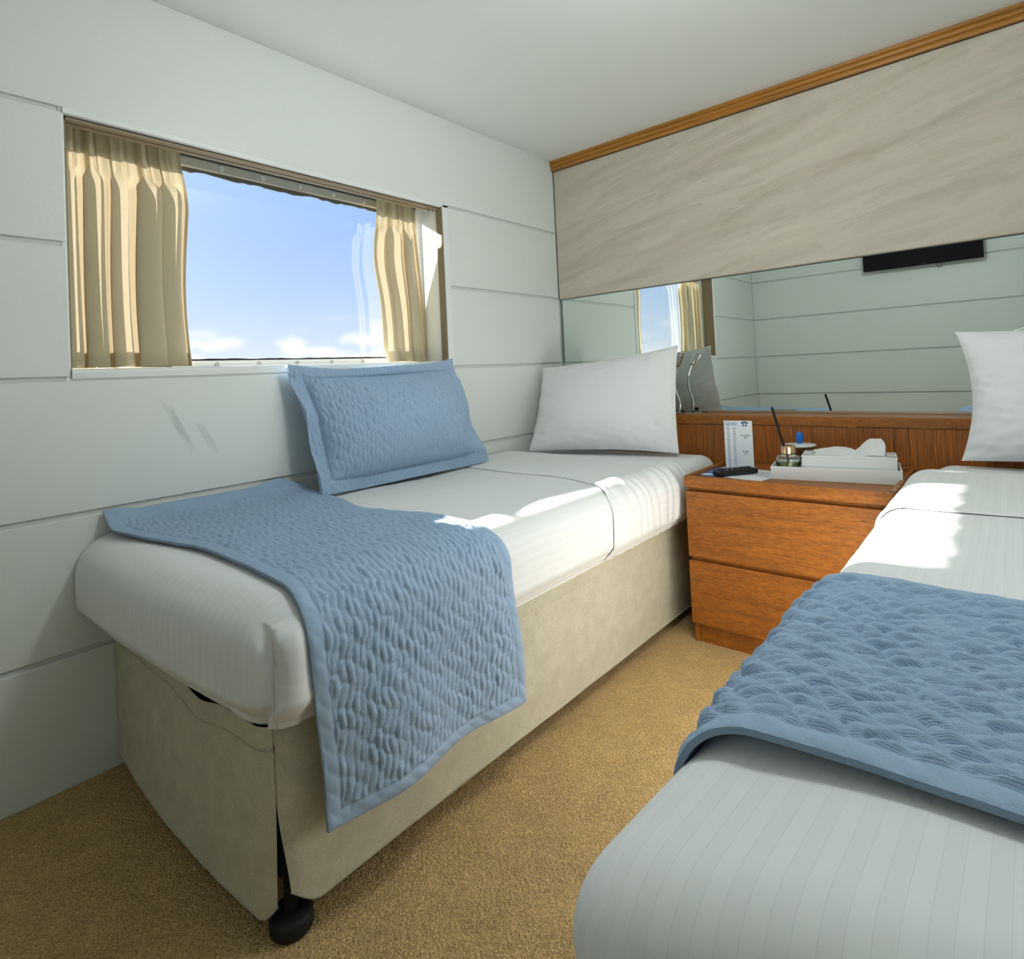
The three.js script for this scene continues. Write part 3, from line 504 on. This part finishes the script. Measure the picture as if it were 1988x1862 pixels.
// ------------------------------------------------------------------ pillows
function pillowGeo(c, o) {                                              // c: corners [bottom left, bottom right, top right, top left] seen from the front
  const V = c.map((p) => new THREE.Vector3(...p)), n0 = new THREE.Vector3().crossVectors(V[1].clone().sub(V[0]), V[3].clone().sub(V[0])).normalize();
  const at = (u, v, side) => {
    const U = 2 * u - 1, W = 2 * v - 1, fl = o.flange || 0, iu = clamp((Math.abs(U) - 0) / (1 - fl[0] || 1), 0, 1), iv = clamp(Math.abs(W) / (1 - fl[1] || 1), 0, 1);
    const pinX = o.pinch[0] * (1 - W * W) * U * Math.abs(U), pinY = (W < 0 && o.pinchLow !== undefined ? o.pinchLow : o.pinch[1]) * (1 - U * U) * W * Math.abs(W);
    const uu = (U - pinX + 1) / 2, vv = (W - pinY + 1) / 2;
    const p = V[0].clone().lerp(V[1], uu).lerp(V[3].clone().lerp(V[2], uu), vv);
    let th = Math.pow(Math.max(0, 1 - Math.pow(iu, o.pow)), o.ex) * Math.pow(Math.max(0, 1 - Math.pow(iv, o.pow)), o.ex);
    let d = side * (o.t / 2 * th + 0.0025) + (o.wr ? o.wr(U, W, side) : 0);
    if (o.disp && side > 0) d += o.disp(U, W);
    if (o.bow) d += o.bow(U, W);
    return p.addScaledVector(n0, d);
  };
  const [a, b] = o.n, uvS = (u, v) => [u * o.size[0], v * o.size[1]];
  const front = grid(a, b, (u, v) => at(u, v, 1).toArray(), uvS), m = Math.ceil(a / (o.coarse || 1)), k = Math.ceil(b / (o.coarse || 1)), back = grid(m, k, (u, v) => at(1 - u, v, -1).toArray(), uvS);
  const rim = []; const N = 200; const loop = (i) => { const q = (i / N) * 4 % 4, e = Math.floor(q), f = q - e; return e === 0 ? [f, 0] : e === 1 ? [1, f] : e === 2 ? [1 - f, 1] : [0, 1 - f]; };
  const edge = grid(N, 2, (x, y) => { const [u, v] = loop(Math.round(x * N)); return at(u, v, 1).lerp(at(u, v, -1), y).toArray(); }, (x, y) => [x * 2, y * 0.01]);
  return mergeGeometries([front, back, edge]);
}
function pillow(name, label, cat, c, o, mat, group) { const cx = (c[0][0] + c[1][0]) / 2, t = thing(name, label, cat, [cx, c[0][1], (c[0][2] + c[1][2]) / 2], group); put(o.partName, pillowGeo(c, o), mat, t); return t; }
const creases = (sd, amp) => (U, W, side) => { const e = Math.max(Math.abs(U), Math.abs(W)), k = sstep(0.35, 0.95, e); return side * amp * (k * (vn(U * 9 + W * 5, W * 9 - U * 5, 1 << 16, 1 << 16, sd) - 0.5) + 0.5 * wob(U, W, sd + 1, 2.2)); };
pillow('pillow', 'white pillow standing in the corner at the head of the window-side bed', 'pillow', [[0.10, 0.628, 0.44], [0.79, 0.632, 0.285], [0.755, 1.092, 0.165], [0.035, 1.022, 0.215]],
  { partName: 'pillow_case', t: 0.17, flange: [0.01, 0.01], pinch: [0.035, 0.06], pow: 2.3, ex: 0.62, n: [120, 90], size: [0.7, 0.45], wr: creases(171, 0.010) }, M.cotton, 'white bed pillows');
pillow('pillow', 'white pillow at the head of the nearer bed, cut by the picture edge', 'pillow', [[1.742, 0.658, 0.27], [2.40, 0.66, 0.29], [2.40, 1.06, 0.19], [1.742, 1.072, 0.19]],
  { partName: 'pillow_case', t: 0.17, flange: [0.01, 0.01], pinch: [0.11, 0.04], pow: 2.3, ex: 0.6, n: [120, 90], size: [0.65, 0.42], wr: creases(181, 0.010) }, M.cotton, 'white bed pillows');
{
  const c = [[0.165, 0.637, 1.600], [0.178, 0.639, 0.81], [0.052, 1.082, 0.872], [0.045, 1.066, 1.635]], fl = [0.125, 0.19];
  const disp = (U, W) => { const s = (U + 1) * 0.38, t = (W + 1) * 0.22, inn = sstep(1 - fl[0] + 0.01, 1 - fl[0] - 0.02, Math.abs(U)) * sstep(1 - fl[1] + 0.01, 1 - fl[1] - 0.03, Math.abs(W)); const e = Math.exp(-(((Math.abs(U) - (1 - fl[0])) / 0.012) ** 2)) * (Math.abs(W) < 1 - fl[1] + 0.05 ? 1 : 0) + Math.exp(-(((Math.abs(W) - (1 - fl[1])) / 0.018) ** 2)) * (Math.abs(U) < 1 - fl[0] + 0.04 ? 1 : 0); return quiltH(t, s, 0.0060, 0.4) * (0.6 + 0.4 * inn) - 0.004 * Math.min(1, e); };
  pillow('cushion', 'blue quilted cushion with a flat flange leaning on the wall under the window', 'cushion', c,
    { partName: 'quilted_cover', t: 0.20, flange: fl, pinch: [0.05, 0.11], pinchLow: -0.01, pow: 2.2, ex: 0.62, n: [360, 230], coarse: 4, size: [0.76, 0.44], disp, bow: (U, W) => 0.012 * Math.sin(U * 5 + 1) * sstep(0.7, 1, Math.abs(W)) + 0.010 * Math.sin(W * 6) * sstep(0.8, 1, Math.abs(U)), wr: (U, W, s) => s * 0.012 * (vn(U * 4 + 3, W * 4, 1 << 16, 1 << 16, 191) - 0.5) }, M.quilt);
}

// ------------------------------------------------------------------ nightstand and what stands on it
const NS = { x0: 0.95, x1: 1.602, z0: HB + 0.001, z1: 0.60, top: 0.586 };
{
  const { x0, x1, z0, z1, top } = NS, o = thing('nightstand', 'oak nightstand with two plain drawers between the beds', 'nightstand', [(x0 + x1) / 2, 0, (z0 + z1) / 2]);
  put('carcass', box(x0 + 0.004, x1 - 0.004, 0.066, top - 0.012, z0, z1 - 0.024, 0.002, 'x'), M.oak, o);
  put('top_board', box(x0 + 0.002, x1 - 0.002, top - 0.014, top, z0, z1 - 0.018, 0.001, 'x'), M.oak, o);
  put('rim', box(x0, x1, 0.561, 0.603, z1 - 0.019, z1, 0.0035, 'x'), M.oak, o, 'raised front rim');
  put('rim', box(x0, x0 + 0.017, 0.561, 0.603, z0, z1 - 0.002, 0.0035, 'z'), M.oak, o, 'raised side rim');
  put('rim', box(x1 - 0.017, x1, 0.561, 0.603, z0, z1 - 0.002, 0.0035, 'z'), M.oak, o, 'raised side rim');
  put('rim', box(x0 + 0.01, x1 - 0.01, top - 0.004, 0.603, z0, z0 + 0.012, 0.002, 'x'), M.oak, o, 'raised back rim');
  put('drawer', box(x0 + 0.003, x1 - 0.003, 0.312, 0.548, z1 - 0.022, z1 - 0.001, 0.0025, 'x'), M.oak, o, 'upper drawer front');
  put('drawer', box(x0 + 0.003, x1 - 0.003, 0.072, 0.298, z1 - 0.022, z1 - 0.001, 0.0025, 'x'), M.oak, o, 'lower drawer front');
  put('side_panel', box(x0 + 0.004, x0 + 0.022, 0.0, 0.075, z0 + 0.01, z1 - 0.022, 0.001, 'z'), M.oak, o);
  put('side_panel', box(x1 - 0.022, x1 - 0.004, 0.0, 0.075, z0 + 0.01, z1 - 0.022, 0.001, 'z'), M.oak, o);
  put('plinth', box(x0 + 0.023, x1 - 0.023, 0.0, 0.07, z1 - 0.05, z1 - 0.026, 0.001, 'x'), M.oak, o);
}
const card = canvasTex(432, 760, (g, w, h) => {
  g.fillStyle = '#e3e9ec'; g.fillRect(0, 0, w, h); const ink = '#1d3f78'; g.fillStyle = g.strokeStyle = ink;
  g.lineWidth = 5; g.beginPath(); g.arc(62, 46, 33, 0, 7); g.stroke(); g.lineWidth = 6; g.beginPath(); g.moveTo(44, 28); g.quadraticCurveTo(48, 54, 62, 70); g.quadraticCurveTo(76, 54, 80, 28); g.stroke(); g.lineWidth = 3; g.beginPath(); g.moveTo(62, 30); g.lineTo(62, 74); g.stroke();
  g.font = 'bold 25px sans-serif'; g.textAlign = 'left'; g.fillText('VARIETY', 108, 44); g.fillText('CRUISES', 108, 70);
  g.beginPath(); g.moveTo(268, 42); g.quadraticCurveTo(270, 8, 322, 8); g.quadraticCurveTo(374, 8, 376, 42); g.lineTo(346, 44); g.quadraticCurveTo(344, 28, 322, 28); g.quadraticCurveTo(300, 28, 298, 44); g.closePath(); g.fill();
  g.beginPath(); g.moveTo(304, 40); g.lineTo(340, 40); g.lineTo(364, 84); g.lineTo(280, 84); g.closePath(); g.fill(); g.fillStyle = '#e3e9ec'; g.beginPath(); g.arc(322, 62, 15, 0, 7); g.fill();
  g.fillStyle = '#22304a'; g.textAlign = 'center'; g.font = 'bold 22px sans-serif';
  let y = 122; const rows = [['Cabin', 'Dial'], ...['101', '102', '103', '104', '105', '106'].map((c, i) => [c, String(401 + i)]), ['Cabin', 'Dial'], ...Array.from({ length: 11 }, (_, i) => [String(201 + i), String(411 + i)]), ['Cabin', 'Dial'], ...['301', '302', '303', '304'].map((c, i) => [c, String(431 + i)])];
  for (const [a, b] of rows) { g.fillText(a, 62, y); g.fillText(b, 158, y); y += 27; }
  g.font = 'bold 31px sans-serif'; g.fillText('Reception', 326, 240); g.fillText('202', 326, 278); g.fillText('Bridge', 322, 488); g.fillText('201', 322, 526);
});
{
  const o = thing('phone_list_card', 'white card with printed telephone numbers standing on the nightstand', 'card', [1.046, NS.top, 0.292]);
  const g = new RoundedBoxGeometry(0.108, 0.19, 0.003, 2, 0.001).translate(0, 0.095, 0); part('card_board', g, M.paper, o);
  part('print', new THREE.PlaneGeometry(0.1065, 0.1885).translate(0, 0.095, 0.0018), std({ map: card, roughness: 0.45 }), o, 'printed phone list face');
  part('card_foot', new THREE.BoxGeometry(0.108, 0.002, 0.05).translate(0, 0.001, -0.02), M.paper, o);
  part('card_foot', new THREE.BoxGeometry(0.125, 0.002, 0.03).translate(-0.005, 0.001, 0.012), M.paper, o);
  o.rotation.set(0, 0.06, 0);
}
{
  const o = thing('brochure', 'blue and white brochure lying flat at the corner of the nightstand', 'brochure', [1.005, NS.top, 0.40]);
  part('cover', new THREE.BoxGeometry(0.10, 0.003, 0.17).translate(0, 0.0015, 0), M.blueCard, o);
  part('white_panel', new THREE.BoxGeometry(0.042, 0.0006, 0.03).translate(-0.026, 0.0033, 0.065), M.paper, o); o.rotation.y = 0.1;
  const p = thing('paper_sheet', 'printed white paper lying flat under the remote control', 'paper', [1.145, NS.top, 0.40]);
  const t = canvasTex(256, 384, (g, w, h) => { g.fillStyle = '#e4e8ea'; g.fillRect(0, 0, w, h); g.fillStyle = '#4a4f58'; for (let y = 60; y < h - 160; y += 20) { let x = 30; while (x < w - 50) { const l = rr(14, 44); g.fillRect(x, y, l, 7); x += l + 9; } } });
  part('sheet', new THREE.BoxGeometry(0.14, 0.0012, 0.21).translate(0, 0.0006, 0), M.paper, p);
  part('print', new THREE.PlaneGeometry(0.138, 0.208).rotateX(-Math.PI / 2).translate(0, 0.0014, 0), std({ map: t, roughness: 0.6 }), p, 'lines of small print'); p.rotation.y = -0.25;
  const r = thing('remote_control', 'black remote control with rubber keys on the nightstand', 'remote', [1.075, NS.top + 0.004, 0.425]);
  part('housing', new RoundedBoxGeometry(0.047, 0.019, 0.168, 4, 0.007).translate(0, 0.0095, 0), M.plastic, r);
  part('key_panel', new RoundedBoxGeometry(0.039, 0.002, 0.15, 2, 0.0008).translate(0, 0.0193, 0), M.key, r);
  for (let i = 0; i < 9; i++) for (let k = 0; k < 3; k++) part('key', new RoundedBoxGeometry(0.0085, 0.003, 0.008, 2, 0.001).translate((k - 1) * 0.0122, 0.0212, -0.064 + i * 0.0155), (i * 3 + k) % 7 === 2 ? M.keyLight : M.plastic, r);
  r.rotation.y = -0.62;
}
{ // tray with tissue box and diffuser; the tray is turned a little
  const T = [1.388, NS.top, 0.325], a = 0.16, ca = Math.cos(a), sa = Math.sin(a), W = 0.392, D = 0.19, H = 0.046, at = (x, z) => [T[0] + x * ca + z * sa, T[2] - x * sa + z * ca];
  const o = thing('tray', 'shallow white rectangular tray on the nightstand', 'tray', T);
  part('tray_floor', new THREE.BoxGeometry(W - 0.01, 0.022, D - 0.01).translate(0, 0.013, 0), M.white, o);
  for (const s of [-1, 1]) { part('tray_side', new RoundedBoxGeometry(W, H, 0.006, 2, 0.0015).translate(0, H / 2, s * (D / 2 - 0.003)), M.white, o); part('tray_side', new RoundedBoxGeometry(0.006, H, D - 0.012, 2, 0.0015).translate(s * (W / 2 - 0.003), H / 2, 0), M.white, o); }
  o.rotation.y = a;
  const [bx2, bz2] = at(0.044, 0.002), b = thing('tissue_box', 'white tissue box with a tissue pulled out, standing in the tray', 'tissue box', [bx2, NS.top + 0.0245, bz2]), w = 0.280, h = 0.054, d = 0.135;
  part('box_body', new RoundedBoxGeometry(w, h, d, 2, 0.002).translate(0, h / 2, 0), M.white, b);
  part('lid', mergeGeometries([new RoundedBoxGeometry(w + 0.004, 0.006, 0.03, 2, 0.0015).translate(0, h + 0.002, 0.0535), new RoundedBoxGeometry(w + 0.004, 0.006, 0.03, 2, 0.0015).translate(0, h + 0.002, -0.0535), new RoundedBoxGeometry(0.03, 0.006, d - 0.03, 2, 0.0015).translate(0.127, h + 0.002, 0), new RoundedBoxGeometry(0.03, 0.006, d - 0.03, 2, 0.0015).translate(-0.127, h + 0.002, 0)]), M.white, b, 'lid with long opening');
  const ti = (x0, x1, prof, sd) => grid(60, 24, (u, v) => { const x = lerp(x0, x1, u), hh = prof(u); return [x + 0.006 * Math.sin(v * 5), h + 0.003 + hh * Math.sin(v * Math.PI * 0.55 + 0.1) + 0.004 * wob(u, v, sd, 4), lerp(0.045, -0.032, v) + 0.014 * (vn(u * 4, v * 3, 1 << 16, 1 << 16, sd) - 0.5)]; });
  part('tissue', ti(-0.105, 0.03, (u) => 0.012 + 0.02 * Math.sin(u * Math.PI) * u, 201), M.tissue, b, 'crumpled tissue');
  part('tissue', ti(0.0, 0.105, (u) => 0.004 + 0.05 * sstep(0.1, 0.75, u), 202), M.tissue, b, 'upright pulled-out tissue');
  b.rotation.y = a;
  const [dx, dz] = at(-0.142, 0.046), f = thing('reed_diffuser', 'small glass reed diffuser with gold collar and one black stick in the tray', 'diffuser', [dx, NS.top + 0.0245, dz]);
  part('bottle', lathe([[0.0005, 0], [0.027, 0], [0.0305, 0.003], [0.0315, 0.01], [0.0315, 0.034], [0.029, 0.041], [0.018, 0.045], [0.0135, 0.047], [0.0135, 0.056], [0.0115, 0.056], [0.0115, 0.046], [0.026, 0.038], [0.028, 0.033], [0.028, 0.006], [0.0005, 0.004]], 40), M.bottle, f);
  part('liquid', lathe([[0.0005, 0.0045], [0.0272, 0.0065], [0.0274, 0.02], [0.0005, 0.02]], 36), M.oil, f);
  part('collar', lathe([[0.0138, 0.046], [0.0178, 0.046], [0.0185, 0.048], [0.0185, 0.066], [0.0175, 0.068], [0.004, 0.068]], 36), M.gold, f);
  f.scale.setScalar(1.32);
  part('stick', new THREE.CylinderGeometry(0.0034, 0.0034, 0.165, 10).translate(0, 0.0825, 0).rotateZ(0.25).rotateX(-0.03).translate(0.004, 0.012, 0), M.black, f);
  const [jx, jz] = [1.243, 0.187], j = thing('glass_jar', 'round clear glass jar with white lid and blue knob behind the diffuser', 'jar', [jx, NS.top, jz]);
  part('jar_body', lathe([[0.0005, 0.001], [0.044, 0.001], [0.049, 0.006], [0.0505, 0.02], [0.0505, 0.082], [0.049, 0.084]], 48), M.jar, j);
  part('lid', lathe([[0.0005, 0.085], [0.052, 0.085], [0.056, 0.087], [0.057, 0.0905], [0.055, 0.093], [0.03, 0.095], [0.0005, 0.0955]], 48), M.white, j);
  part('knob', lathe([[0.0005, 0.095], [0.006, 0.0955], [0.0095, 0.102], [0.0125, 0.112], [0.0115, 0.122], [0.007, 0.129], [0.0005, 0.131]], 28).translate(0, -0.095, 0).scale(1.15, 1.3, 0.7).translate(0, 0.095, 0).rotateY(0.5), M.blueKnob, j);
}
// ------------------------------------------------------------------ television on the wall facing the mirror
{
  const o = thing('television', 'black flat television high on the wall, seen in the mirror', 'television', [1.36, 1.722, 3.10]);
  part('housing', new RoundedBoxGeometry(0.80, 0.415, 0.04, 3, 0.006).translate(0, 0.2075, 0), M.tv, o);
  part('screen', new THREE.PlaneGeometry(0.776, 0.386).rotateY(Math.PI).translate(0, 0.213, -0.0206), M.screen, o);
  part('wall_mount', new THREE.BoxGeometry(0.2, 0.2, 0.058).translate(0, 0.22, 0.0495), M.black, o);
  part('cable', tube([[0.13, 0.01, 0.024], [0.132, -0.02, 0.03], [0.118, -0.03, 0.032], [0.106, -0.018, 0.03], [0.108, 0.01, 0.024]], 0.0022, 30, 6), M.black, o);
  part('badge', new THREE.BoxGeometry(0.03, 0.005, 0.002).translate(0.02, 0.008, -0.0205), M.key, o);
}
shade(scene);
renderer.render(scene, camera);
